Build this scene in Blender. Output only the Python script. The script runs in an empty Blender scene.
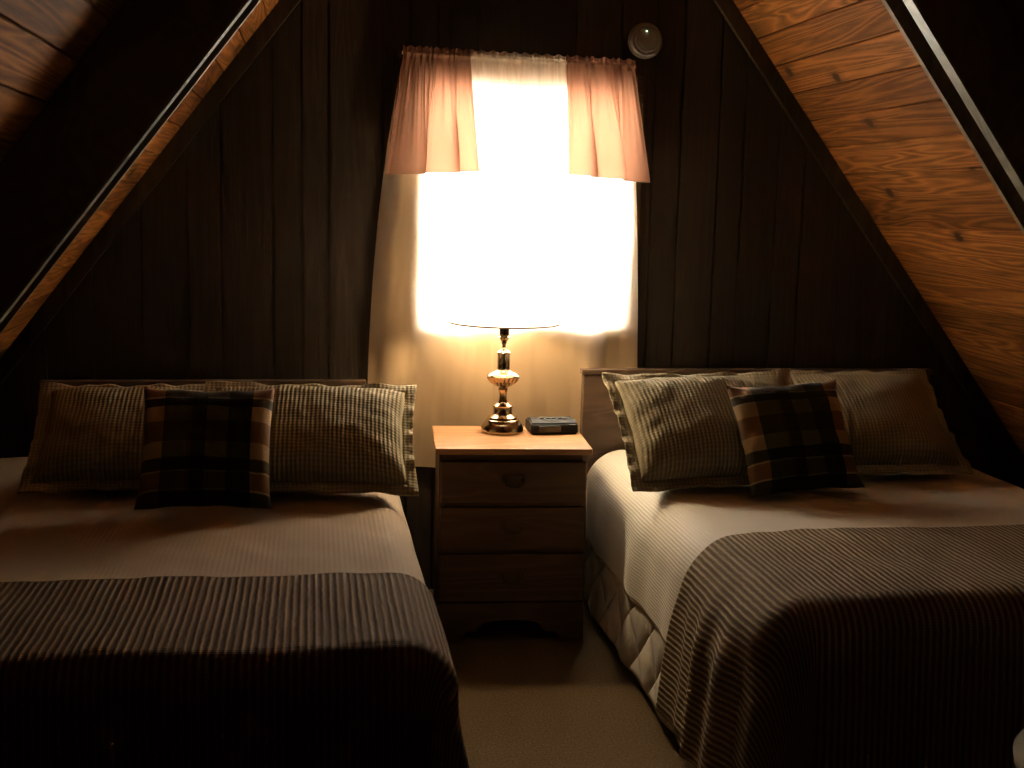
import bpy, bmesh, math, random
from mathutils import Vector, Matrix, noise
random.seed(7)
col = bpy.context.scene.collection
sc = bpy.context.scene
PI = math.pi
sin, cos = math.sin, math.cos

# ------------------------------------------------------------------ object helpers
def obj(name, bm, mat=None, parent=None, smooth=False, sharp=None):
    bmesh.ops.recalc_face_normals(bm, faces=bm.faces)
    me = bpy.data.meshes.new(name); bm.to_mesh(me); bm.free()
    if mat is not None: me.materials.append(mat)
    if smooth:
        for p in me.polygons: p.use_smooth = True
        if sharp: me.set_sharp_from_angle(angle=math.radians(sharp))
    o = bpy.data.objects.new(name, me); col.objects.link(o)
    if parent is not None: o.parent = parent
    return o
def tag(o, label=None, cat=None, group=None, kind=None):
    if label: o['label'] = label
    if cat: o['category'] = cat
    if group: o['group'] = group
    if kind: o['kind'] = kind
    return o
def empty(name, loc, label, cat, group=None, rot=None):
    o = bpy.data.objects.new(name, None); col.objects.link(o); o.location = loc
    o.empty_display_size = .05
    if rot: o.rotation_euler = rot
    return tag(o, label, cat, group)
def add_box(bm, x0, x1, y0, y1, z0, z1, bev=0.0, seg=2, M=None):
    r = bmesh.ops.create_cube(bm, size=1.0)
    vs = r['verts']
    for v in vs:
        v.co = Vector(((x0+x1)/2+v.co.x*(x1-x0), (y0+y1)/2+v.co.y*(y1-y0), (z0+z1)/2+v.co.z*(z1-z0)))
    if M is not None:
        for v in vs: v.co = M @ v.co
    if bev > 0:
        es = list({e for v in vs for e in v.link_edges})
        bmesh.ops.bevel(bm, geom=es, offset=bev, segments=seg, affect='EDGES', profile=.6)
def box(name, x0, x1, y0, y1, z0, z1, mat, parent=None, bev=.003, seg=2, smooth=False):
    bm = bmesh.new(); add_box(bm, x0, x1, y0, y1, z0, z1, bev, seg)
    return obj(name, bm, mat, parent, smooth, 40 if smooth else None)
def prism(bm, pts, fn0, fn1):
    """pts: 2D outline; fn0/fn1 map a 2D point to the two end caps"""
    a = [bm.verts.new(fn0(p)) for p in pts]; b = [bm.verts.new(fn1(p)) for p in pts]
    n = len(pts)
    bm.faces.new(a); bm.faces.new(b[::-1])
    for i in range(n): bm.faces.new((a[i], b[i], b[(i+1) % n], a[(i+1) % n]))
def add_lathe(bm, prof, seg=40, mod=None, cap=True):
    rings = []
    for (r, z) in prof:
        ring = []
        for k in range(seg):
            t = 2*PI*k/seg; rr = r*(mod(t, r, z) if mod else 1)
            ring.append(bm.verts.new((rr*cos(t), rr*sin(t), z)))
        rings.append(ring)
    for i in range(len(rings)-1):
        for k in range(seg):
            bm.faces.new((rings[i][k], rings[i][(k+1) % seg], rings[i+1][(k+1) % seg], rings[i+1][k]))
    if cap:
        if prof[0][0] > 1e-5: bm.faces.new(rings[0][::-1])
        if prof[-1][0] > 1e-5: bm.faces.new(rings[-1])
def add_tube(bm, pts, r, seg=8, cap=True):
    pts = [Vector(p) for p in pts]; rings = []
    for i, p in enumerate(pts):
        d = (pts[min(i+1, len(pts)-1)] - pts[max(i-1, 0)]).normalized()
        up = Vector((0, 0, 1)) if abs(d.z) < .9 else Vector((1, 0, 0))
        a = d.cross(up).normalized(); b = d.cross(a)
        rings.append([bm.verts.new(p + (a*cos(2*PI*k/seg)+b*sin(2*PI*k/seg))*r) for k in range(seg)])
    for i in range(len(rings)-1):
        for k in range(seg):
            bm.faces.new((rings[i][k], rings[i][(k+1) % seg], rings[i+1][(k+1) % seg], rings[i+1][k]))
    if cap: bm.faces.new(rings[0][::-1]); bm.faces.new(rings[-1])
def grid(bm, nu, nv, fn, uvfn=None):
    V = [[bm.verts.new(fn(i/nu, j/nv)) for j in range(nv+1)] for i in range(nu+1)]
    uvl = bm.loops.layers.uv.verify()
    for i in range(nu):
        for j in range(nv):
            f = bm.faces.new((V[i][j], V[i+1][j], V[i+1][j+1], V[i][j+1]))
            if uvfn:
                for l, (a, b) in zip(f.loops, ((i, j), (i+1, j), (i+1, j+1), (i, j+1))):
                    l[uvl].uv = uvfn(a/nu, b/nv)
def smooth01(t): t = max(0., min(1., t)); return t*t*(3-2*t)

# ------------------------------------------------------------------ material helpers
class NT:
    def __init__(s, name):
        s.m = bpy.data.materials.new(name); s.m.use_nodes = True
        s.n = s.m.node_tree.nodes; s.l = s.m.node_tree.links; s.n.clear()
        s.out = s.n.new('ShaderNodeOutputMaterial')
    def node(s, t, **k):
        x = s.n.new('ShaderNode'+t)
        for a, b in k.items():
            if hasattr(x, a) and a not in x.inputs: setattr(x, a, b)
            else: s.put(x.inputs[a], b)
        return x
    def put(s, inp, v):
        if isinstance(v, bpy.types.NodeSocket): s.l.new(v, inp)
        else: inp.default_value = v
    def math(s, op, a, b=0.0, c=0.0):
        x = s.n.new('ShaderNodeMath'); x.operation = op
        s.put(x.inputs[0], a); s.put(x.inputs[1], b); s.put(x.inputs[2], c); return x.outputs[0]
    def mix(s, f, a, b, blend='MIX'):
        x = s.n.new('ShaderNodeMix'); x.data_type = 'RGBA'; x.blend_type = blend
        s.put(x.inputs[0], f); s.put(x.inputs[6], a); s.put(x.inputs[7], b); return x.outputs[2]
    def ramp(s, f, stops, interp='LINEAR'):
        x = s.n.new('ShaderNodeValToRGB'); x.color_ramp.interpolation = interp
        e = x.color_ramp.elements
        while len(e) > 1: e.remove(e[-1])
        e[0].position = stops[0][0]; e[0].color = c4(stops[0][1])
        for p, c in stops[1:]:
            q = e.new(p); q.color = c4(c)
        s.put(x.inputs[0], f); return x.outputs[0]
    def noise(s, vec, scale, detail=3., rough=.5, dist=0.):
        x = s.n.new('ShaderNodeTexNoise'); s.put(x.inputs['Vector'], vec)
        x.inputs['Scale'].default_value = scale; x.inputs['Detail'].default_value = detail
        x.inputs['Roughness'].default_value = rough; x.inputs['Distortion'].default_value = dist
        return x.outputs['Fac']
    def mapping(s, vec, scale=(1, 1, 1), loc=(0, 0, 0), rot=(0, 0, 0)):
        x = s.n.new('ShaderNodeMapping'); s.put(x.inputs['Vector'], vec)
        s.put(x.inputs['Scale'], scale); s.put(x.inputs['Location'], loc); s.put(x.inputs['Rotation'], rot)
        return x.outputs[0]
    def coord(s, w='Object'): return s.node('TexCoord').outputs[w]
    def bump(s, h, strength=.3, dist=.01, nrm=None):
        x = s.n.new('ShaderNodeBump'); x.inputs['Strength'].default_value = strength; x.inputs['Distance'].default_value = dist
        s.put(x.inputs['Height'], h)
        if nrm: s.put(x.inputs['Normal'], nrm)
        return x.outputs[0]
    def bsdf(s, color, rough=.6, metal=0., normal=None, spec=.5, sheen=0., emis=None, estr=0.):
        b = s.n.new('ShaderNodeBsdfPrincipled')
        s.put(b.inputs['Base Color'], c4(color) if isinstance(color, tuple) else color)
        s.put(b.inputs['Roughness'], rough); b.inputs['Metallic'].default_value = metal
        b.inputs['Specular IOR Level'].default_value = spec; b.inputs['Sheen Weight'].default_value = sheen
        if normal: s.put(b.inputs['Normal'], normal)
        if emis: b.inputs['Emission Color'].default_value = c4(emis); b.inputs['Emission Strength'].default_value = estr
        return b.outputs[0]
    def done(s, sh): s.l.new(sh, s.out.inputs['Surface']); return s.m
def c4(c): return (c[0], c[1], c[2], 1.)

def wood(name, dark, light, stretch, board=True, knots=False, spec=.35, rough=.5, bump=.15, coat=None, scale=1., knotcol=(.045, .016, .006), metric=8.):
    """stretch: per-axis texture scale (small = along the grain). Boards that are mesh islands get their own tone and grain."""
    t = NT(name); co = t.coord('Object')
    if board:
        rnd = t.node('NewGeometry').outputs['Random Per Island']
        off = t.node('CombineXYZ'); t.put(off.inputs[0], t.math('MULTIPLY', rnd, 37.)); t.put(off.inputs[1], t.math('MULTIPLY', rnd, 91.)); t.put(off.inputs[2], t.math('MULTIPLY', rnd, 53.))
        add = t.node('VectorMath', operation='ADD'); t.put(add.inputs[0], co); t.put(add.inputs[1], off.outputs[0]); v = add.outputs[0]
    else: v = co; rnd = None
    vs = t.mapping(v, scale=stretch)
    big = t.noise(vs, 1.2*scale, 2., .5, .6)
    rings = t.math('FRACT', t.math('MULTIPLY', big, metric))
    rings = t.math('ABSOLUTE', t.math('SUBTRACT', t.math('MULTIPLY', rings, 2.), 1.))
    fine = t.noise(t.mapping(v, scale=tuple(q*6 for q in stretch)), 3.*scale, 4., .6)
    f = t.math('ADD', t.math('MULTIPLY', t.math('POWER', rings, 1.6), .55), t.math('MULTIPLY', fine, .6))
    c = t.ramp(f, [(.1, dark), (.8, light)])
    if board:
        c = t.mix(1., c, t.ramp(rnd, [(0, (.55, .50, .46)), (.5, (.92, .90, .88)), (1, (1.2, 1.15, 1.1))]), 'MULTIPLY')
    if knots:
        vo = t.n.new('ShaderNodeTexVoronoi'); vo.feature = 'F1'
        sx = t.n.new('ShaderNodeSeparateXYZ'); t.put(sx.inputs[0], t.mapping(v, scale=knots))
        cx = t.n.new('ShaderNodeCombineXYZ'); t.put(cx.inputs[0], sx.outputs[1]); t.put(cx.inputs[1], sx.outputs[2]); vo.voronoi_dimensions = '2D'
        t.put(vo.inputs['Vector'], cx.outputs[0]); vo.inputs['Scale'].default_value = 1.; vo.inputs['Randomness'].default_value = 1.
        kd = t.math('ADD', vo.outputs['Distance'], t.math('MULTIPLY', t.math('SUBTRACT', fine, .5), .06))
        k = t.ramp(kd, [(.035, (1, 1, 1)), (.065, (.4, .4, .4)), (.16, (0, 0, 0))])
        sc_ = t.n.new('ShaderNodeSeparateColor'); t.put(sc_.inputs[0], vo.outputs['Color'])
        k = t.math('MULTIPLY', t.math('GREATER_THAN', sc_.outputs[0], .52), k)
        c = t.mix(k, c, c4(knotcol))
    n = t.bump(f, bump, .004)
    return t.done(t.bsdf(c, rough, normal=n, spec=spec))

pine = wood('knotty_pine', (.085, .030, .008), (.36, .140, .032), (9., .55, 9.), knots=(1., 2.1, 3.6), spec=.1, rough=.7, metric=14., bump=.1)
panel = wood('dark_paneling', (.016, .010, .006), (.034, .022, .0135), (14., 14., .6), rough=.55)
beam = wood('rafter_wood', (.10, .062, .035), (.17, .11, .065), (5., .8, 3.), board=False, rough=.6)
greywood = wood('grey_edge_wood', (.13, .12, .09), (.25, .23, .18), (6., 6., .9), board=False, rough=.35)
trimwood = wood('trim_wood', (.026, .016, .009), (.05, .032, .018), (6., 6., .9), board=False, rough=.5)
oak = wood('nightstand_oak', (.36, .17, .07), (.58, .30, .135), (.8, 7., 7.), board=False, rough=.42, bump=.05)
oak_shaded = wood('shaded_oak', (.08, .042, .02), (.145, .08, .037), (.8, 7., 7.), board=False, rough=.5, bump=.08)  # oak of the top, with the shadow on body and drawers darkened into it
headw = wood('headboard_wood', (.06, .034, .02), (.11, .064, .038), (.9, 6., 7.), board=False, rough=.45)

def plain(name, c, rough=.6, metal=0., spec=.5, emis=None, estr=0.):
    t = NT(name); return t.done(t.bsdf(c, rough, metal, spec=spec, emis=emis, estr=estr))
brass = (lambda t: t.done(t.bsdf((.55, .43, .29), t.ramp(t.noise(t.coord(), 30.), [(.3, (.14,)*3), (.8, (.26,)*3)]), 1.)))(NT('antique_brass'))
darkbrass = plain('dark_brass_hardware', (.13, .09, .045), .4, .9)
black_plastic = plain('black_plastic', (.004, .004, .004), .5, spec=.25)
display = plain('dark_display', (.004, .006, .005), .08)
white_plastic = plain('white_plastic', (.30, .31, .30), .25)
grille_mat = plain('dark_slot', (.03, .03, .03), .7)
sash_paint = plain('white_sash_paint', (.7, .69, .65), .45)
steel = plain('bed_frame_steel', (.05, .045, .04), .45, .8)
ticking = plain('mattress_ticking', (.6, .56, .48), .9)
led = plain('green_lamp', (.1, .3, .1), .3, emis=(.75, 1., .6), estr=2.)

def carpet_m():
    t = NT('carpet_pile'); co = t.coord()
    a = t.noise(co, 9., 4.); b = t.noise(co, 150., 3., .75)
    c = t.ramp(b, [(.3, (.10, .065, .03)), (.7, (.25, .17, .09))])
    c = t.mix(t.math('MULTIPLY', a, .35), c, c4((.16, .105, .055)))
    return t.done(t.bsdf(c, .95, normal=t.bump(b, .8, .012), spec=.1))
carpet = carpet_m()

def uvxy(t):
    s = t.n.new('ShaderNodeSeparateXYZ'); t.put(s.inputs[0], t.coord('UV')); return s.outputs[0], s.outputs[1]
def wave(t, x, period):
    return t.math('ADD', t.math('MULTIPLY', t.math('SINE', t.math('MULTIPLY', x, 2*PI/period)), .5), .5)
def fabric_wave(name, dark, light, pu, pv, amp=.5, bumpd=.004, sheen=.0, blotch=.2, power=1., vamt=.3, rough=.85, spec=.12):
    """woven cloth with ribs every pu metres across and cells every pv metres along"""
    t = NT(name); u, v = uvxy(t)
    n = t.noise(t.coord('UV'), 40., 2.)
    uu = t.math('ADD', u, t.math('MULTIPLY', t.math('SUBTRACT', n, .5), pu*.25))
    a = t.math('POWER', wave(t, uu, pu), power); b = wave(t, v, pv)
    h = t.math('ADD', t.math('MULTIPLY', a, 1-vamt), t.math('MULTIPLY', b, vamt))
    g = t.noise(t.coord('UV'), 5., 3.)
    f = t.math('ADD', t.math('MULTIPLY', t.math('SUBTRACT', h, .5), amp*2), t.math('ADD', .5, t.math('MULTIPLY', t.math('SUBTRACT', g, .5), blotch)))
    c = t.ramp(f, [(0, dark), (1, light)])
    return t.done(t.bsdf(c, rough, normal=t.bump(h, .7, bumpd), spec=spec, sheen=sheen))
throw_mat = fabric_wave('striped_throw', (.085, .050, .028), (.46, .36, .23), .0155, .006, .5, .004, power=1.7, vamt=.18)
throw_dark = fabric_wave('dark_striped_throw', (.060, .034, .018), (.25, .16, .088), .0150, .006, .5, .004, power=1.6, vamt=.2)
sham_mat = fabric_wave('waffle_sham', (.18, .145, .088), (.42, .36, .235), .0125, .011, .30, .004, vamt=.28)
flange_mat = fabric_wave('sham_flange', (.24, .195, .125), (.50, .43, .30), .0125, .011, .25, .003, vamt=.45)
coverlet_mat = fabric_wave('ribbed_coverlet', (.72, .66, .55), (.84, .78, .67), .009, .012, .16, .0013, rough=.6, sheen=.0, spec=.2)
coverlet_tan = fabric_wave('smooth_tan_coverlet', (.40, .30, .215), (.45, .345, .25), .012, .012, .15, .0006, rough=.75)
def quilt_m():
    t = NT('quilted_comforter'); u, v = uvxy(t)
    a = t.math('ADD', u, v); b = t.math('SUBTRACT', u, v); P = .19
    def line(x): return t.math('ABSOLUTE', t.math('SINE', t.math('MULTIPLY', x, PI/P)))
    h = t.math('POWER', t.math('MULTIPLY', line(a), line(b)), .45)
    n = t.noise(t.coord('UV'), 14., 4.)
    hh = t.math('ADD', h, t.math('MULTIPLY', n, .35))
    c = t.mix(n, c4((.56, .49, .39)), c4((.66, .59, .48)))
    return t.done(t.bsdf(c, .7, normal=t.bump(hh, .9, .03), spec=.3, sheen=.1))
quilt = quilt_m()
def plaid_m(name):
    t = NT(name); u, v = uvxy(t)
    dk = (.022, .026, .016); gr = (.080, .078, .046); tn = (.34, .24, .14); br = (.07, .045, .025)
    vd = (.08, .09, .06); vg = (.22, .24, .15); vt = (1., .9, .72); vb = (.48, .34, .24); vc = (1., 1., .95)
    hu = t.ramp(u, [(0, tn), (.17, gr), (.36, br), (.39, dk), (.50, gr), (.66, dk), (.84, tn)], 'CONSTANT')
    hv = t.ramp(v, [(0, vd), (.10, vc), (.115, vb), (.25, vc), (.265, vd), (.36, vg), (.37, vt), (.50, vb), (.67, vt), (.79, vc), (.805, vd), (.88, vc), (.895, vb)], 'CONSTANT')
    tw = t.math('FRACT', t.math('MULTIPLY', t.math('ADD', u, v), 70.))
    f = t.ramp(tw, [(0, (.9,)*3), (.5, (1.,)*3)], 'CONSTANT')
    c = t.mix(f, hu, hv, 'MULTIPLY')
    h = t.noise(t.coord('UV'), 90., 2.)
    return t.done(t.bsdf(c, .9, normal=t.bump(h, .4, .003), spec=.15, sheen=.1))
plaid = plaid_m('green_brown_plaid')
def curtain_m(name, c, trans, clear, tc=None):
    """woven cotton: part reflects, part lets the daylight diffuse through, part of the weave is open"""
    t = NT(name); co = t.coord('UV')
    w = t.noise(t.mapping(co, scale=(60, 60, 60)), 4., 3.)
    col_ = t.mix(w, c4(tuple(q*.88 for q in c)), c4(c))
    n = t.bump(w, .25, .002)
    d = t.node('BsdfDiffuse'); t.put(d.inputs['Color'], col_); t.put(d.inputs['Normal'], n)
    tr = t.node('BsdfTranslucent'); t.put(tr.inputs['Color'], c4(tc or c))
    m = t.node('MixShader'); m.inputs[0].default_value = trans; t.l.new(d.outputs[0], m.inputs[1]); t.l.new(tr.outputs[0], m.inputs[2])
    tp = t.node('BsdfTransparent')
    m2 = t.node('MixShader'); m2.inputs[0].default_value = clear; t.l.new(m.outputs[0], m2.inputs[1]); t.l.new(tp.outputs[0], m2.inputs[2])
    return t.done(m2.outputs[0])
tier_mat = curtain_m('cream_cotton_curtain', (.68, .47, .27), .42, .09, (.9, .82, .70))
valance_mat = curtain_m('rose_valance', (.24, .13, .085), .15, .0, (.80, .38, .24))
hem_mat = curtain_m('valance_hem', (.26, .15, .10), .15, .0, (.5, .3, .2))
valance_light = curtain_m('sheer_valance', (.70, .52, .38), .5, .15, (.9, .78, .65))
shade_mat = curtain_m('linen_lampshade', (.85, .82, .74), .62, .0, (.9, .86, .78))
def glass_m():
    t = NT('window_glass'); g = t.node('BsdfGlossy'); g.inputs['Roughness'].default_value = .02
    tp = t.node('BsdfTransparent'); fr = t.node('Fresnel'); fr.inputs[0].default_value = 1.45
    m = t.node('MixShader'); t.l.new(fr.outputs[0], m.inputs[0]); t.l.new(tp.outputs[0], m.inputs[1]); t.l.new(g.outputs[0], m.inputs[2])
    return t.done(m.outputs[0])
glass = glass_m()

# ------------------------------------------------------------------ the A-frame room
XC, ZA, SL = .684, 2.94, 1.3           # centre line, apex height of the trim plane, slope
AN = math.atan(SL); NX, NZ = sin(AN), cos(AN)
def slope_pt(side, s, o, y):
    """point on the slope: s metres down from the apex along it, o metres inward of the trim plane"""
    return Vector((XC + side*(s*cos(AN) - o*sin(AN)), y, ZA - s*sin(AN) - o*cos(AN)))
def clip_half(poly, a, b, c):           # keep a*x+b*z<=c
    out = []
    for i in range(len(poly)):
        p, q = poly[i], poly[(i+1) % len(poly)]
        dp, dq = a*p[0]+b*p[1]-c, a*q[0]+b*q[1]-c
        if dp <= 0: out.append(p)
        if (dp < 0 < dq) or (dq < 0 < dp):
            t = dp/(dp-dq); out.append((p[0]+(q[0]-p[0])*t, p[1]+(q[1]-p[1])*t))
    return out
def frame_clip(poly, o):                # clip an x,z outline to the A-frame section
    lim = ZA*1.0 - o/NZ
    for sd in (-1, 1):
        poly = clip_half(poly, sd*SL, 1., lim + sd*SL*XC)
        if len(poly) < 3: return []
    return poly
WX0, WX1, WZ0, WZ1 = .345, 1.095, .915, 1.77      # window opening
def build_back():
    bm = bmesh.new()
    xs = [-1.62, -1.45, -1.24, -1.05, -.86, -.71, -.556, -.408, -.299, -.131, -.036, .052, .229, .318, .411, .451, .545, .681, .88, 1.037, 1.16, 1.26, 1.397, 1.49, 1.62, 1.72, 1.87, 1.97, 2.13, 2.28, 2.40, 2.56, 2.75, 2.95, 3.1]
    g = .004
    for a, b in zip(xs[:-1], xs[1:]):
        cells = [[(a+g, 0), (b-g, 0), (b-g, 3.2), (a+g, 3.2)]]
        lo, hi = max(a+g, WX0), min(b-g, WX1)
        if lo < hi:
            cells = [[(a+g, 0), (b-g, 0), (b-g, WZ0), (a+g, WZ0)], [(a+g, WZ1), (b-g, WZ1), (b-g, 3.2), (a+g, 3.2)]]
            if a+g < WX0 - .004: cells.append([(a+g, WZ0), (WX0, WZ0), (WX0, WZ1), (a+g, WZ1)])
            if b-g > WX1 + .004: cells.append([(WX1, WZ0), (b-g, WZ0), (b-g, WZ1), (WX1, WZ1)])
        for c in cells:
            c = frame_clip(c, -.052)
            if len(c) >= 3: prism(bm, c, lambda p: (p[0], 0, p[1]), lambda p: (p[0], .012, p[1]))
    # sheathing behind the boards, with the window opening
    for c in ([(-2.2, 0), (3.6, 0), (3.6, WZ0), (-2.2, WZ0)], [(-2.2, WZ1), (3.6, WZ1), (3.6, 3.3), (-2.2, 3.3)],
              [(-2.2, WZ0), (WX0, WZ0), (WX0, WZ1), (-2.2, WZ1)], [(WX1, WZ0), (3.6, WZ0), (3.6, WZ1), (WX1, WZ1)]):
        c = frame_clip(c, -.3)
        prism(bm, c, lambda p: (p[0], .0085, p[1]), lambda p: (p[0], .12, p[1]))
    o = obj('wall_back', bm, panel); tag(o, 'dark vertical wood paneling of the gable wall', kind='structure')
build_back()
RY1, RY2 = -1.122, -1.21                 # the two members of the doubled rafter
def build_slope(side, name):
    bm = bmesh.new(); W = .1138
    ph = .043
    for (ya, yb, o, smax) in ((0.0, -1.121, -.05, 4.0), (-1.251, -5.2, -.16, 4.0)):
        k = 0; s = -2*W + ph
        while s < smax:
            a, b = max(s+.0012, o*SL + .001), min(s + W - .0012, smax)
            s += W
            if b-a < .02: continue
            ch = .003
            pts = [(a+ch, o), (a, o-ch), (a, o-.018), (b, o-.018), (b, o-ch), (b-ch, o)]
            prism(bm, pts, lambda p: slope_pt(side, p[0], p[1], ya), lambda p: slope_pt(side, p[0], p[1], yb))
        # roof deck behind the boards
        pts = [((o-.0165)*SL, o-.0165), (smax, o-.0165), (smax, -.25), (-.25*SL, -.25)]
        prism(bm, pts, lambda p: slope_pt(side, p[0], p[1], ya+.1 if ya == 0 else -1.12), lambda p: slope_pt(side, p[0], p[1], yb))
    o = obj(name, bm, pine); tag(o, 'sloping knotty pine plank ceiling side', kind='structure')
build_slope(-1, 'wall_left'); build_slope(1, 'wall_right')
# floor, front wall behind the camera
bm = bmesh.new(); add_box(bm, -2.0, 3.4, -5.3, .12, -.1, 0.)
tag(obj('floor', bm, carpet), 'brown carpet floor', kind='structure')
bm = bmesh.new(); prism(bm, frame_clip([(-2.2, 0), (3.6, 0), (3.6, 3.3), (-2.2, 3.3)], -.3), lambda p: (p[0], -5.2, p[1]), lambda p: (p[0], -5.3, p[1]))
tag(obj('wall_front', bm, panel), 'dark wall behind the viewer', kind='structure')
# slim boards covering the joint of gable wall and slopes
for k, sd in enumerate((-1, 1)):
    bm = bmesh.new()
    pts = [(.03, 0), (3.66, 0), (3.62, -.049), (-.0, -.049)]
    prism(bm, pts, lambda p: slope_pt(sd, p[0], p[1], -.0005), lambda p: slope_pt(sd, p[0], p[1], -.024))
    o = obj('trim_%d' % (k+1), bm, trimwood); tag(o, 'slim dark trim board along the slope of the gable wall', kind='structure')
# doubled rafters
def rafter(side, lab):
    root = empty('rafter', slope_pt(side, 2.9, .0, RY1), lab, 'rafter', 'doubled roof rafters')
    def member(nm, ya, yb, oi, mat, lb):
        bm = bmesh.new()
        pts = [(.22, oi), (3.60 - oi*0, oi), (3.72, -.155), (.05, -.155)]
        # bottoms follow the floor
        sf = (ZA)/sin(AN)
        pts = [(.10, oi), (sf - .06 - oi*.8, oi), (sf - .06 + .12, -.158), (-.0, -.158)]
        prism(bm, pts, lambda p: slope_pt(side, p[0], p[1], ya) - root.location, lambda p: slope_pt(side, p[0], p[1], yb) - root.location)
        es = [e for e in bm.edges]
        o = obj(nm, bm, mat, root)
        if lb: o['label'] = lb
        return o
    member('beam', RY1, RY1-.018, .045, beam, 'brown inner board nearer the window')
    member('beam', RY2+.004, RY2-.04, .035, beam, 'dark outer board')
    member('spacer', RY1-.018, RY2+.004, -.02, beam, None)
    # pale worn edge strip on the outer member
    bm = bmesh.new(); sf = ZA/sin(AN)
    pts = [(.12, .041), (sf-.1, .041), (sf-.1, .035), (.12, .035)]
    prism(bm, pts, lambda p: slope_pt(side, p[0], p[1], RY2+.003) - root.location, lambda p: slope_pt(side, p[0], p[1], RY2-.039) - root.location)
    obj('edge_strip', bm, greywood, root)['label'] = 'pale grey strip along the lower edge'
rafter(-1, 'dark doubled roof rafter with a pale edge, on the left slope')
rafter(1, 'dark doubled roof rafter with a pale edge, crossing the pine planks on the right')

# ------------------------------------------------------------------ window
win = bpy.data.objects.new('window_1', None); col.objects.link(win); win.location = ((WX0+WX1)/2, .05, WZ0)
tag(win, 'bright window in the gable wall behind the curtains', kind='structure')
def wpart(nm, parts, mat, y0=.03, y1=.07, bev=.003):
    bm = bmesh.new()
    for (x0, x1, z0, z1) in parts:
        add_box(bm, x0-win.location.x, x1-win.location.x, y0-.05, y1-.05, z0-WZ0, z1-WZ0, bev)
    return obj(nm, bm, mat, win)
wpart('window_frame', [(WX0, WX0+.03, WZ0, WZ1), (WX1-.03, WX1, WZ0, WZ1), (WX0+.03, WX1-.03, WZ0, WZ0+.035), (WX0+.03, WX1-.03, WZ1-.03, WZ1)], sash_paint, .012, .085)
wpart('pane', [(WX0+.03, WX1-.03, WZ0+.035, WZ1-.03)], glass, .048, .052, 0)
wpart('window_sill', [(WX0+.001, WX1-.001, WZ0+.0005, WZ0+.012)], sash_paint, .001, .012)

wpart('light_blocking_casing', [(WX0-.045, WX0-.001, WZ0-.04, WZ1+.035)], trimwood, -.0125, -.0005)  # hidden trim added to keep daylight from spreading sideways behind the curtains
wpart('light_blocking_casing', [(WX1+.001, WX1+.028, WZ0-.04, WZ1+.035)], trimwood, -.0125, -.0005)
wpart('light_blocking_casing', [(WX0-.001, WX1+.001, WZ0-.04, WZ0-.001)], trimwood, -.0125, -.0005)
wpart('light_blocking_casing', [(WX0-.001, WX1+.001, WZ1+.001, WZ1+.035)], trimwood, -.0125, -.0005)
# ------------------------------------------------------------------ curtains
RODY = -.045
rod = empty('curtain_rod', (.68, 0, 1.838), 'thin pale curtain rod through the gathered heading above the window', 'curtain rod', rot=(0, math.radians(1.0), 0))
bm = bmesh.new(); add_tube(bm, [(-.392, RODY, 0), (.392, RODY, 0)], .0055, 10); obj('rod', bm, sash_paint, rod, True)
for s in (-1, 1):
    bm = bmesh.new(); add_tube(bm, [(s*.392, RODY, 0), (s*.398, RODY+.008, 0), (s*.398, -.006, 0)], .0055, 8); add_box(bm, s*.395-.005, s*.395+.005, -.006, -.001, -.012, .012, .002)
    obj('rod_bracket', bm, darkbrass, rod)
def rodz(x): return 1.838 - (x-.68)*math.tan(math.radians(1.0))
def cloth_sheet(name, nu, nv, fn, mat, label, group=None, cat='curtain'):
    bm = bmesh.new(); grid(bm, nu, nv, fn, lambda a, b: (a, b))
    o = obj(name, bm, mat, None, True); tag(o, label, cat, group); return o
def tier(xa_top, xb_top, xa_bot, xb_bot, zbot, ph, label, nf, yoff=0.):
    def fn(a, b):
        ztop = 1.832; z = ztop + (zbot-ztop)*b
        f = 1-(1-b)**2.4; xa = xa_top + (xa_bot-xa_top)*f; xb = xb_top + (xb_bot-xb_top)*f
        a2 = a + .012*sin(9*a+ph)*sin(PI*a)
        x = xa + (xb-xa)*a2
        am = .0035 + .006*smooth01(b*2.5)*(1-.5*smooth01((b-.6)*2.5))
        y = -.030 + yoff + am*sin(nf*2*PI*a + ph + .9*sin(3*b+ph) + 2.*sin(4.*a+ph)) + .008*noise.noise(Vector((a*5, b*7, ph))) + .003*noise.noise(Vector((a*16, b*14, ph)))
        y += .0
        zz = z + .006*b*sin(5*a+ph)
        return Vector((x, min(y, -.0145), zz))
    return cloth_sheet('window_curtain', 130, 50, fn, tier_mat, label, None)
c1 = tier(.292, .600, .180, .615, .45, .4, 'long cream curtain panel hanging at the left side of the window', 2.3)
c2 = tier(.590, 1.066, .602, 1.130, .46, 1.9, 'long cream curtain panel hanging at the right side of the window', 2.8, yoff=.009)
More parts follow.
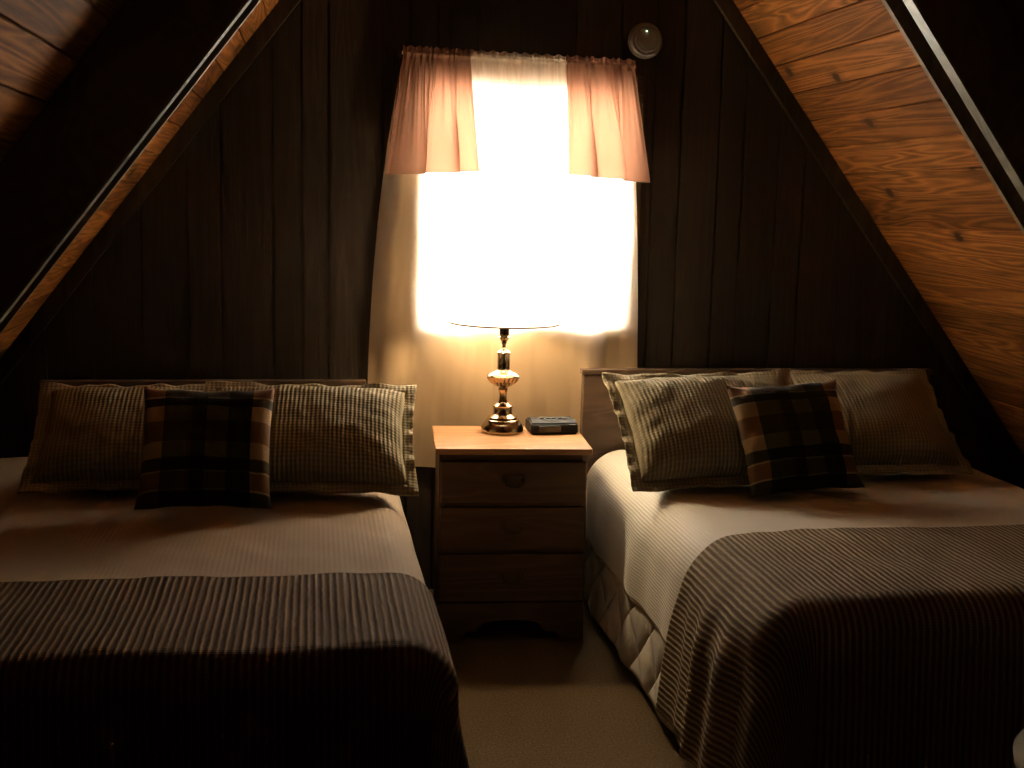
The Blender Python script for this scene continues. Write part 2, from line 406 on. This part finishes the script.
def valance(xa_t, xb_t, xa_b, xb_b, zb, nf, ph, mat, label, yo=0., amp=.012, hem=0., z_l=0., z_r=0., gather=1., sf=0.):
    def fn(a, b):
        # heading: a small ruffle above the rod, pocket around it, then the skirt
        x_t = xa_t + (xb_t-xa_t)*a; zr = rodz(x_t)
        if b < .08: k = b/.08; z = zr + .020 - .012*k; bulge = .0
        elif b < .2: k = (b-.08)/.12; z = zr + .008 - .020*k; bulge = .009*sin(PI*k)
        else: k = (b-.2)/.8; zb_ = zb + z_l*(1-a) + z_r*a; z = (zr-.012) + (zb_-(zr-.012))*k; bulge = 0.
        kk = smooth01((b-.2)/.8) if b > .2 else 0.
        kx = max(0, (b-.2)/.8)
        x = x_t + ((xa_b + (xb_b-xa_b)*a) - x_t)*kx
        g = .006*sin(2*PI*nf*4*a + ph*3)*(1-kk*.9)*gather + .002*sin(2*PI*nf*11*a)*(1-kk)
        y = RODY - .016 - bulge + yo + g + amp*kk*sin(2*PI*nf*a + ph + 1.3*sin(5*a+ph)) - .006*kk
        z += .004*sin(2*PI*nf*4*a+1.)*(1 if b < .09 else 0)
        x += sf*(.25+.75*kk)*sin(2*PI*nf*a + ph + 1.3*sin(5*a+ph) + 1.9)*min(1, 6*a, 6*(1-a))
        return Vector((x, y, z))
    o = cloth_sheet('curtain_valance', 160, 50, fn, mat, label, None, 'valance')
    bm = bmesh.new(); grid(bm, 160, 2, lambda a, b: fn(a, 1.) + Vector((0, -.0012, .0005 - .004*b)), lambda a, b: (a, b*.05))
    obj('hem', bm, hem_mat, o, True)
    return o
valance(.290, .512, .235, .548, 1.452, 2.4, 2.4, valance_mat, 'rose valance panel gathered at the left end of the curtain rod', z_r=.018, amp=.015, gather=.9, sf=.030)
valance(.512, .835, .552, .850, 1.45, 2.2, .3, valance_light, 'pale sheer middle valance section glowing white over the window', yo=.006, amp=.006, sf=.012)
valance(.835, 1.070, .852, 1.135, 1.448, 1.9, 4.2, valance_mat, 'rose valance panel gathered at the right end of the rod', z_l=.02, amp=.014, yo=-.003, sf=.034)

# ------------------------------------------------------------------ smoke detector
sd = empty('smoke_detector', (1.118, 0, 1.922), 'round white smoke detector on the paneling above the curtain corner', 'smoke detector', rot=(PI/2, 0, 0))
def lathe(nm, prof, mat, parent, seg=48, mod=None, smooth=True, sharp=35):
    bm = bmesh.new(); add_lathe(bm, prof, seg, mod); return obj(nm, bm, mat, parent, smooth, sharp)
lathe('base_plate', [(.059, .001), (.060, .004), (.060, .010), (.057, .012)], white_plastic, sd)
lathe('cover', [(.054, .012), (.056, .016), (.055, .024), (.050, .030), (.0465, .0305), (.0455, .0285), (.0435, .0285), (.0425, .033), (.036, .0355), (.035, .0340), (.033, .0340), (.032, .0365), (.02, .0385), (.0, .039)], white_plastic, sd)
bm = bmesh.new(); add_lathe(bm, [(.0028, .0), (.0028, .003), (.0015, .0045), (0, .0048)], 12)
o = obj('indicator_light', bm, led, sd, True); o.location = (-.004, .028, .0372); o['label'] = 'tiny pale glowing indicator'

# ------------------------------------------------------------------ nightstand
NSX, NSY = .622, -.345
ns = empty('nightstand', (NSX, NSY, 0), 'oak nightstand with three drawers, standing between the two beds', 'nightstand', rot=(0, 0, math.radians(-4)))
def nsbox(nm, x0, x1, y0, y1, z0, z1, mat, bev=.003, parent=ns, seg=2):
    bm = bmesh.new(); add_box(bm, x0, x1, y0, y1, z0, z1, bev, seg); return obj(nm, bm, mat, parent)
nsbox('top', -.243, .243, -.197, .185, .600, .620, oak, .004)
hw = .230
bm = bmesh.new()
add_box(bm, -hw, -hw+.018, -.182, .178, .0, .5995, .001)
add_box(bm, hw-.018, hw, -.182, .178, .0, .5995, .001)
add_box(bm, -hw+.018, hw-.018, .168, .178, .03, .5995, 0)
add_box(bm, -hw+.018, hw-.018, -.17, .168, .118, .128, 0)
obj('cabinet', bm, oak_shaded, ns)
# face rails and bracket-cut apron
bm = bmesh.new()
for z in (.589, .4415, .2915): add_box(bm, -hw+.0185, hw-.0185, -.180, -.165, z-.0085 if z > .5 else z-.006, z+.010 if z > .5 else z+.006, 0)
ap = [(-hw, .0), (-hw, .128), (hw, .128), (hw, .0), (.155, .0), (.15, .022), (.135, .036), (.115, .034), (.10, .046), (.088, .062), (.05, .07), (0, .073),
      (-.05, .07), (-.088, .062), (-.10, .046), (-.115, .034), (-.135, .036), (-.15, .022), (-.155, .0)]
obj('face_rail', bm, oak_shaded, ns)
bm = bmesh.new(); prism(bm, ap, lambda p: (p[0], -.1825, p[1]), lambda p: (p[0], -.196, p[1])); obj('apron', bm, oak_shaded, ns)
def pull(parent, zc):
    bm = bmesh.new()
    half = [(0, .020), (.010, .017), (.014, .022), (.024, .016), (.034, .020), (.040, .010), (.036, .002), (.042, -.004), (.034, -.012), (.022, -.010), (.014, -.018), (.006, -.016), (0, -.024)]
    pts = half + [(-x, z) for x, z in half[-2:0:-1]]
    prism(bm, pts, lambda p: (p[0], -.198, zc+p[1]), lambda p: (p[0], -.2005, zc+p[1]))
    o = obj('pull_plate', bm, darkbrass, parent)
    bm = bmesh.new()
    add_tube(bm, [(-.026, -.200, zc+.004), (-.026, -.208, zc+.003), (-.026, -.212, zc-.004)] + [(.026*sin(t), -.213, zc-.006-.013*cos(t)) for t in [(-.5+i/10)*PI for i in range(1, 10)]] + [(.026, -.212, zc-.004), (.026, -.208, zc+.003), (.026, -.200, zc+.004)], .0024, 8)
    obj('handle', bm, darkbrass, parent, True)
for za, zb_ in ((.449, .578), (.299, .434), (.132, .284)):
    bm = bmesh.new(); add_box(bm, -hw+.004, hw-.004, -.197, -.1825, za, zb_, .005, 3)
    d = obj('drawer', bm, oak_shaded, ns); pull(d, (za+zb_)/2+.006)

# ------------------------------------------------------------------ lamp
LX, LY = .613, -.262
lamp = empty('table_lamp', (LX, LY, .6205), 'antique brass table lamp with a white drum shade, lit, on the nightstand', 'table lamp')
u = .00060
prof = [(0, 0), (112, 0), (116, 4), (116, 26), (112, 34), (108, 42), (100, 50), (92, 60), (90, 68), (84, 72), (80, 84), (70, 90), (62, 96), (56, 100), (54, 106), (52, 112), (52, 134), (56, 138), (57, 146), (50, 150), (34, 158), (28, 166), (22, 176), (20, 190), (20, 214), (24, 226), (28, 234), (24, 240), (30, 248), (48, 258)]
lathe('lamp_base', [(a*u, b*u) for a, b in prof] + [(.0, 258*u)], brass, lamp, 64)
bowl = [(0, 256), (46, 258), (66, 268), (82, 284), (90, 300), (91, 308), (86, 316), (72, 324), (58, 330), (40, 338), (36, 344), (0, 344)]
def flute(t, r, z): return 1 - .09*abs(sin(11*t))*(1 if 262*u < z < 306*u else 0)
lathe('lamp_bowl', [(a*u, b*u) for a, b in bowl], brass, lamp, 144, flute)
lathe('lamp_column', [(a*u, b*u) for a, b in [(0, 343), (34, 343), (36, 350), (35, 354), (35, 424), (38, 430), (38, 438), (30, 446), (16, 454), (10, 466), (10, 478), (15, 488), (14, 496), (22, 504), (29, 516), (29, 522), (0, 523)]], brass, lamp, 48)
lathe('socket', [(0, .313), (.010, .313), (.017, .318), (.018, .372), (.015, .397), (0, .397)], brass, lamp, 24)
bm = bmesh.new()
add_tube(bm, [(.055*sin(PI*t)**.7*(1), 0, .335 + .235*t) for t in [i/14 for i in range(15)]], .0016, 6)
add_tube(bm, [(-.055*sin(PI*t)**.7*(1), 0, .335 + .235*t) for t in [i/14 for i in range(15)]], .0016, 6)
obj('harp', bm, brass, lamp, True)
bulb_m = plain('glowing_bulb', (1, .9, .7), .3, emis=(1., .76, .46), estr=330.)
lathe('bulb', [(.012, .398), (.013, .412), (.020, .432), (.028, .452), (.030, .468), (.027, .484), (.017, .496), (0, .500)], bulb_m, lamp, 24)
SZ0, SZ1, SR0, SR1 = .360, .585, .181, .125
bm = bmesh.new()
add_lathe(bm, [(SR0, SZ0), (SR1, SZ1)], 64, cap=False)
sh = obj('lamp_shade', bm, shade_mat, lamp, True)
bm = bmesh.new()
add_tube(bm, [((SR0+.0005)*cos(2*PI*k/64), (SR0+.0005)*sin(2*PI*k/64), SZ0) for k in range(65)], .0028, 8, False)
tape = plain('shade_edge_tape', (.22, .17, .12), .8)
obj('shade_trim', bm, tape, sh, True)
bm = bmesh.new(); add_tube(bm, [((SR1+.0005)*cos(2*PI*k/64), (SR1+.0005)*sin(2*PI*k/64), SZ1) for k in range(65)], .0018, 8, False)
obj('shade_trim', bm, shade_mat, sh, True)
bm = bmesh.new()
for k in range(3):
    t = 2*PI*k/3+.3; add_tube(bm, [(0, 0, SZ1-.02), (SR1*.5*cos(t), SR1*.5*sin(t), SZ1-.018), (SR1*cos(t), SR1*sin(t), SZ1)], .0014, 6)
obj('shade_spider', bm, brass, lamp, True)

# ------------------------------------------------------------------ clock radio
ck = empty('clock_radio', (.775, -.275, .6202), 'small black clock radio lying beside the brass lamp', 'clock radio', rot=(0, 0, math.radians(2)))
bm = bmesh.new()
pts = [(-.052, 0), (.052, 0), (.054, .012), (.052, .034), (.044, .043), (-.02, .046), (-.046, .036), (-.054, .012)]
prism(bm, pts, lambda p: (-.078, p[0], p[1]), lambda p: (.078, p[0], p[1]))
bmesh.ops.bevel(bm, geom=list(bm.edges), offset=.005, segments=3, affect='EDGES')
obj('case', bm, black_plastic, ck, True, 40)
bm = bmesh.new(); add_box(bm, -.055, .02, -.0565, -.0520, .010, .030, .001); obj('display', bm, display, ck)
bm = bmesh.new()
for i in range(5): add_box(bm, -.04+i*.02, -.028+i*.02, -.012, .0, .044, .0485, .001)
obj('button_row', bm, grille_mat, ck)
bm = bmesh.new(); add_box(bm, -.05, .05, .012, .038, .0425, .0445, .001); obj('speaker_grille', bm, grille_mat, ck)

# ------------------------------------------------------------------ beds
ZT = .515
def bed(xa, xb, yh, yf, hx0, hx1, hz, label):
    root = empty('bed', ((xa+xb)/2, (yh+yf)/2, 0), label, 'bed', 'beds either side of the nightstand')
    ox, oy = root.location.x, root.location.y
    def bx(nm, x0, x1, y0, y1, z0, z1, mat, bev, seg=3, sm=True):
        bm = bmesh.new(); add_box(bm, x0-ox, x1-ox, y0-oy, y1-oy, z0, z1, bev, seg); return obj(nm, bm, mat, root, sm, 40)
    bx('mattress', xa, xb, yf, yh, .29, ZT-.012, ticking, .085, 6)
    bx('box_spring', xa+.01, xb-.01, yf+.01, yh, .13, .288, ticking, .02)
    bm = bmesh.new()
    for x in (xa+.03, xb-.03): add_box(bm, x-.02-ox, x+.02-ox, yf+.05-oy, yh-oy, .10, .128, .002)
    for y in (yf+.1, (yf+yh)/2, yh-.05): add_box(bm, xa+.03-ox, xb-.03-ox, y-.015-oy, y+.015-oy, .102, .126, .002)
    obj('bed_frame', bm, steel, root)
    for x in (xa+.09, xb-.09):
        for y in (yf+.12, yh-.12):
            bm = bmesh.new(); add_lathe(bm, [(.018, 0), (.02, .004), (.014, .02), (.012, .1005)], 16)
            o = obj('leg', bm, steel, root, True, 40); o.location = (x-ox, y-oy, 0)
    hb = bx('headboard', hx0, hx1, -.112, -.078, .02, hz, headw, .004, 2, False)
    bm = bmesh.new(); add_box(bm, hx0-.006-ox, hx1+.006-ox, -.118-oy, -.072-oy, hz, hz+.018, .005, 3); obj('headboard_rail', bm, headw, root)
    return root
LXA, LXB, LYF = -1.045, .250, -1.96
RXA, RXB, RYF = .945, 2.235, -1.79
bed(LXA, LXB, -.13, LYF, -.86, .168, .750, 'wide bed with a smooth tan cover and dark striped throw, left of the nightstand')
bed(RXA, RXB, -.13, RYF, .916, 2.20, .788, 'wide bed with a pale quilted cover and pale-striped throw, right of the nightstand')

def drape(name, xa, xb, yf, ytop, hl, hr, hf, off, mat, folds, label, cat, parent=None, na=150, nb=150, R0=.055, thick=.004, zt=ZT, flare=.03, wr=.003, wsd=0., edge=None, group=None, skew=0.):
    """a cloth lying on the bed and hanging over its left, right and foot edges; a,b are flat cloth coordinates"""
    cx0, cx1, cy = xa + R0, xb - R0, yf + R0*.5
    A0, A1 = cx0 - hl, cx1 + hr
    def fn(i, j):
        B0, B1 = ytop, cy - hf
        # denser sampling over the hanging parts comes free from equal spacing
        a = A0 + (A1-A0)*i; b = B0 + (B1-B0)*j
        if edge: b += edge(a)*(1-j)
        if skew: b += skew*(a-cx0)*(1-j)
        dx = max(cx0-a, 0, a-cx1); dy = max(cy-b, 0)
        sgn = -1 if a < cx0 else 1
        qx = min(max(a, cx0), cx1); qy = max(b, cy)
        if dx <= 0 and dy <= 0:
            z = zt + off + wr*noise.noise(Vector((a*5+wsd, b*5, 1.))) + wr*.6*noise.noise(Vector((a*14+wsd, b*9, 4.)))
            return Vector((a, b, z))
        d = (dx**5 + dy**5)**.2; th = math.atan2(dy, dx)
        n = Vector((sgn*cos(th), -sin(th), 0)); R = off + R0*(1-.5*sin(th)**2)
        if d < R*PI/2: r, drop = R*sin(d/R), R*(1-cos(d/R))
        else:
            e = d - R*PI/2; r, drop = R + flare*e, R + e
        u_ = (qy if th < 1e-6 else (cy if dx > 0 else cy)) ; 
        per = (-(qy)) if dy <= 0 else (-cy + .25*th/(PI/2) + (abs(qx - (cx0 if sgn < 0 else cx1)) + 0 if dx <= 0 else 0) + (.25 if dx <= 0 else 0)*0)
        fr = folds(sgn, per, th, qx, qy, d) * smooth01((d-R*.6)/.22)
        r += fr
        z = zt + off - drop + wr*noise.noise(Vector((a*5+wsd, b*5, 1.)))*(1-smooth01(d/.1))
        z = max(z, .012 + off*.3)
        return Vector((qx + n.x*r, qy + n.y*r, z))
    bm = bmesh.new()
    grid(bm, na, nb, fn, lambda i, j: (A0+(A1-A0)*i, ytop + (cy-hf-ytop)*j))
    o = obj(name, bm, mat, parent, True)
    m = o.modifiers.new('thickness', 'SOLIDIFY'); m.thickness = thick; m.offset = 1.
    if label: tag(o, label, cat, group)
    return o
def folds_r(sgn, per, th, qx, qy, d):
    f = .0
    if th <= 1e-6:          # side
        f += .010*(sin(per*17)+1)*.5 + .006*(sin(per*31+1.)+1)*.5
    elif th >= PI/2-1e-6:   # foot
        w = smooth01(abs(qx - (.945 if sgn < 0 else 2.235))/.2)
        f += (.012*(sin(qx*13)+1)*.5)*w
    t = math.sin(2*th)
    f += .050*t*t*smooth01((d-.05)/.35)
    if sgn < 0:
        # folds falling from the corner
        for (yc, wd, am) in ((-1.66, .05, .022), (-1.50, .04, .022), (-1.38, .03, .008)):
            if th <= 1e-6: f += am*math.exp(-((qy-yc)/wd)**2)*smooth01((d-.03)/.25)
    return f
def folds_l(sgn, per, th, qx, qy, d):
    f = 0.
    if th <= 1e-6: f += .008*(sin(per*15+1)+1)*.5
    elif th >= PI/2-1e-6: f += .014*(sin(qx*11+2)+1)*.5*smooth01(abs(qx-(.250 if sgn > 0 else -1.045))/.2)
    t = math.sin(2*th)
    f += .085*t*t*smooth01((d-.05)/.4)
    return f
# right bed: quilted comforter to the floor, ribbed coverlet on it, striped throw over the foot
drape('comforter', RXA, RXB, RYF, -.135, .55, .50, .50, .006, quilt, folds_r, 'pale quilted comforter hanging to the carpet on the right-hand bed', 'comforter', R0=.11, flare=.075, thick=.004)
drape('coverlet', RXA, RXB, RYF, -.15, .36, .30, .34, .014, coverlet_mat, folds_r, 'cream ribbed coverlet over the quilted comforter of the right-hand bed', 'coverlet', R0=.11, flare=.075, wr=.005, wsd=3., thick=.003)
drape('throw_blanket', RXA, RXB, RYF, -1.235, .545, .45, .52, .022, throw_mat, folds_r, 'brown and tan striped throw across the foot of the right-hand bed, hanging to the carpet', 'blanket', R0=.11, flare=.075, wr=.005, wsd=3., thick=.004,
      edge=lambda a: -.055*math.exp(-((a-.93)/.16)**2)+.006*sin(a*6))
# left bed
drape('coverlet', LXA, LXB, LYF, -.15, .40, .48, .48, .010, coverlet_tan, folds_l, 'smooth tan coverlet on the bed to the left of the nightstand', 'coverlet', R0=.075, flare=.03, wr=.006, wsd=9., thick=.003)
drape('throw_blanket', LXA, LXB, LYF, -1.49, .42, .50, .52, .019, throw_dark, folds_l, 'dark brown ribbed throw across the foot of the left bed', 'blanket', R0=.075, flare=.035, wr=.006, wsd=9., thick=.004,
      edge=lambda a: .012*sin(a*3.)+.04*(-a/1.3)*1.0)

# ------------------------------------------------------------------ pillows
def pillow_mesh(name, w, h, T, mat, seed, parent=None, n=48, pinch=.05, uvn=False, sag=0.):
    bm = bmesh.new(); uvl = bm.loops.layers.uv.verify()
    def P(i, j, s):
        u_, v_ = 2*i/n-1, 2*j/n-1
        x = u_*(w/2)*(1 - pinch*(1-v_*v_)*abs(u_)); z = v_*(h/2)*(1 - pinch*(1-u_*u_)*abs(v_)) + h/2
        t = T/2*(max(0., (1-abs(u_)**2.6))*max(0., (1-abs(v_)**2.6)))**.5
        t *= 1 + sag*(-v_)*.35
        e = 1-max(abs(u_), abs(v_))
        wv = .010*noise.noise(Vector((u_*2.2, v_*2.2, seed)))+.005*noise.noise(Vector((u_*6, v_*6, seed+5)))
        wv *= smooth01(e*6)
        edge = smooth01(1-e*5)
        y = -s*t - s*wv + .004*edge*sin(9*u_+seed) * (1 if abs(v_) > abs(u_) else 0) + .004*edge*sin(9*v_+seed)*(1 if abs(u_) >= abs(v_) else 0)
        if s > 0: y -= edge*.0
        return Vector((x, y, z))
    F = {}
    def V(i, j, s):
        b = i in (0, n) or j in (0, n); k = (i, j, 0 if b else s)
        if k not in F: F[k] = bm.verts.new(P(i, j, s))
        return F[k]
    for s in (1, -1):
        for i in range(n):
            for j in range(n):
                q = [(i, j), (i+1, j), (i+1, j+1), (i, j+1)]
                f = bm.faces.new([V(a, b, s) for a, b in q])
                for l, (a, b) in zip(f.loops, q):
                    l[uvl].uv = (a/n, b/n) if uvn else (a/n*w, b/n*h)
    return obj(name, bm, mat, parent, True)
def flange(w, h, fw, mat, seed, parent, pinch=.05):
    """flat frilled border round a sham, following the pinched outline of the pillow"""
    bm = bmesh.new(); uvl = bm.loops.layers.uv.verify()
    N = 60; ring = []
    for k in range(4*N):
        s, t = divmod(k, N); t = 2*t/N-1
        u_, v_ = [(t, -1), (1, t), (-t, 1), (-1, -t)][s]
        x = u_*(w/2)*(1-pinch*(1-v_*v_)*abs(u_)); z = v_*(h/2)*(1-pinch*(1-u_*u_)*abs(v_)) + h/2
        ring.append((u_, v_, x, z))
    cols = []
    M = 5
    for (u_, v_, x, z) in ring:
        nx = max(-1, min(1, u_ if abs(u_) >= .999 else u_**9)); nz = max(-1, min(1, v_ if abs(v_) >= .999 else v_**9))
        row = []
        for m in range(M+1):
            q = m/M
            wob = (.002+.0035*q)*q*(sin((u_*9 if abs(v_) >= .999 else v_*12)+seed) + .6*sin((u_*19 if abs(v_) >= .999 else v_*23)+seed*2))
            row.append((bm.verts.new((x*.985+nx*fw*q, wob + .002*(q-1), (z-h/2)*.985 + h/2 + nz*fw*q)), (x+nx*fw*q+w/2, z+nz*fw*q)))
        cols.append(row)
    for k in range(len(cols)):
        A, B = cols[k], cols[(k+1) % len(cols)]
        for m in range(M):
            q = [A[m], B[m], B[m+1], A[m+1]]
            f = bm.faces.new([a[0] for a in q])
            for l, a in zip(f.loops, q): l[uvl].uv = a[1]
    o = obj('flange', bm, mat, parent, True)
    md = o.modifiers.new('thickness', 'SOLIDIFY'); md.thickness = .004; md.offset = 0
    return o
def place(o, x, y, z, lean, roll=0., yaw=0.):
    o.rotation_euler = (Matrix.Rotation(math.radians(yaw), 3, 'Z') @ Matrix.Rotation(-math.radians(lean), 3, 'X') @ Matrix.Rotation(math.radians(roll), 3, 'Y')).to_euler()
    o.location = (x, y, z)
def sham(x, y, z, lean, roll, yaw, w, h, T, seed, label, grp=None, fw=.034):
    p = pillow_mesh('pillow', w, h, T, sham_mat, seed, sag=.3); flange(w, h, fw, flange_mat, seed, p)
    tag(p, label, 'pillow', 'waffle weave pillows against the headboards'); place(p, x, y, z, lean, roll, yaw); return p
sham(-.545, -.72, .572, 53, 0, 0, .44, .355, .19, 1.3, 'tan waffle-weave pillow at the far left, deep in shadow')
sham(-.022, -.785, .572, 53, 1, -2, .57, .37, .20, 5.1, 'tan waffle-weave pillow at the inner end of the left bed, beside the curtain')
sham(1.220, -.790, .572, 49, -1, 2, .57, .39, .20, 8.6, 'tan waffle-weave pillow at the inner end of the right bed, nearest the nightstand')
sham(1.765, -.68, .575, 50, 0, 1, .50, .38, .19, 3.4, 'tan waffle-weave pillow at the far right against the sloping ceiling side')
def cushion(x, y, z, lean, roll, yaw, s, T, seed, label):
    p = pillow_mesh('throw_pillow', s, s, T, plaid, seed, uvn=True, pinch=.06, n=36)
    tag(p, label, 'pillow', 'plaid throw pillows'); place(p, x, y, z, lean, roll, yaw); return p
cushion(-.285, -.955, .552, 33, 1, 0, .35, .10, 2.2, 'dark plaid square throw pillow on the left bed')
cushion(1.410, -.905, .556, 33, -4, 0, .35, .10, 7.7, 'dark green and brown plaid square throw pillow on the right bed')

# ------------------------------------------------------------------ the pale seat glimpsed in the corner
pf = empty('ottoman', (1.505, -2.33, 0), 'pale rounded fabric ottoman glimpsed in the lower right corner', 'ottoman')
pf.scale = (1, 1, .9)
pf_m = fabric_wave('pale_ottoman_cloth', (.30, .26, .19), (.42, .37, .28), .01, .01, .3, .003)
bm = bmesh.new(); add_lathe(bm, [(0, .03), (.20, .03), (.24, .06), (.262, .12), (.27, .22), (.27, .34), (.262, .385), (.25, .40)], 64, lambda t, r, z: 1+.006*sin(24*t)); obj('ottoman_body', bm, pf_m, pf, True)
bm = bmesh.new(); add_lathe(bm, [(.245, .398), (.268, .408), (.272, .43), (.255, .455), (.20, .475), (.1, .485), (0, .488)], 64); obj('ottoman_top', bm, pf_m, pf, True)
for k in range(4):
    t = PI/4+k*PI/2; bm = bmesh.new(); add_lathe(bm, [(.014, 0), (.02, .032)], 12); o = obj('foot', bm, trimwood, pf, True, 40); o.location = (.15*cos(t), .15*sin(t), 0)

# ------------------------------------------------------------------ light: overcast daylight outside, the lamp's bulb inside
w = bpy.data.worlds.new('daylight'); sc.world = w; w.use_nodes = True
bg = w.node_tree.nodes['Background']; bg.inputs[0].default_value = (1.0, .95, .86, 1); bg.inputs[1].default_value = 85.
al = bpy.data.lights.new('window_portal', 'AREA'); al.shape = 'RECTANGLE'; al.size = WX1-WX0; al.size_y = WZ1-WZ0; al.cycles.is_portal = True
ao = bpy.data.objects.new('window_portal', al); col.objects.link(ao); ao.location = ((WX0+WX1)/2, .125, (WZ0+WZ1)/2); ao.rotation_euler = (-PI/2, 0, 0)

# ------------------------------------------------------------------ camera
yaw, pitch, roll = math.radians(9.5), math.radians(8.5), math.radians(1.3)
F = Vector((sin(yaw)*cos(pitch), cos(yaw)*cos(pitch), -sin(pitch)))
R0 = Vector((cos(yaw), -sin(yaw), 0)); U0 = R0.cross(F)
Rr = R0*cos(roll) + U0*sin(roll); U = Rr.cross(F)
cam = bpy.data.cameras.new('camera'); cam.sensor_width = 36; cam.lens = 36*1200/1024; cam.clip_start = .02
co = bpy.data.objects.new('camera', cam); col.objects.link(co)
M = Matrix((Rr, U, -F)).transposed().to_4x4(); M.translation = (0, -4.1, 1.36); co.matrix_world = M
sc.camera = co

sc.view_settings.view_transform = 'Standard'; sc.view_settings.look = 'None'; sc.view_settings.gamma = 1.; sc.view_settings.use_curve_mapping = False
sc.view_settings.exposure = .32
sc.cycles.use_denoising = True
try: sc.cycles.denoiser = 'OPENIMAGEDENOISE'
except Exception: pass
sc.cycles.max_bounces = 10; sc.cycles.diffuse_bounces = 2; sc.cycles.transparent_max_bounces = 12; sc.cycles.transmission_bounces = 8
sc.cycles.sample_clamp_indirect = 8.
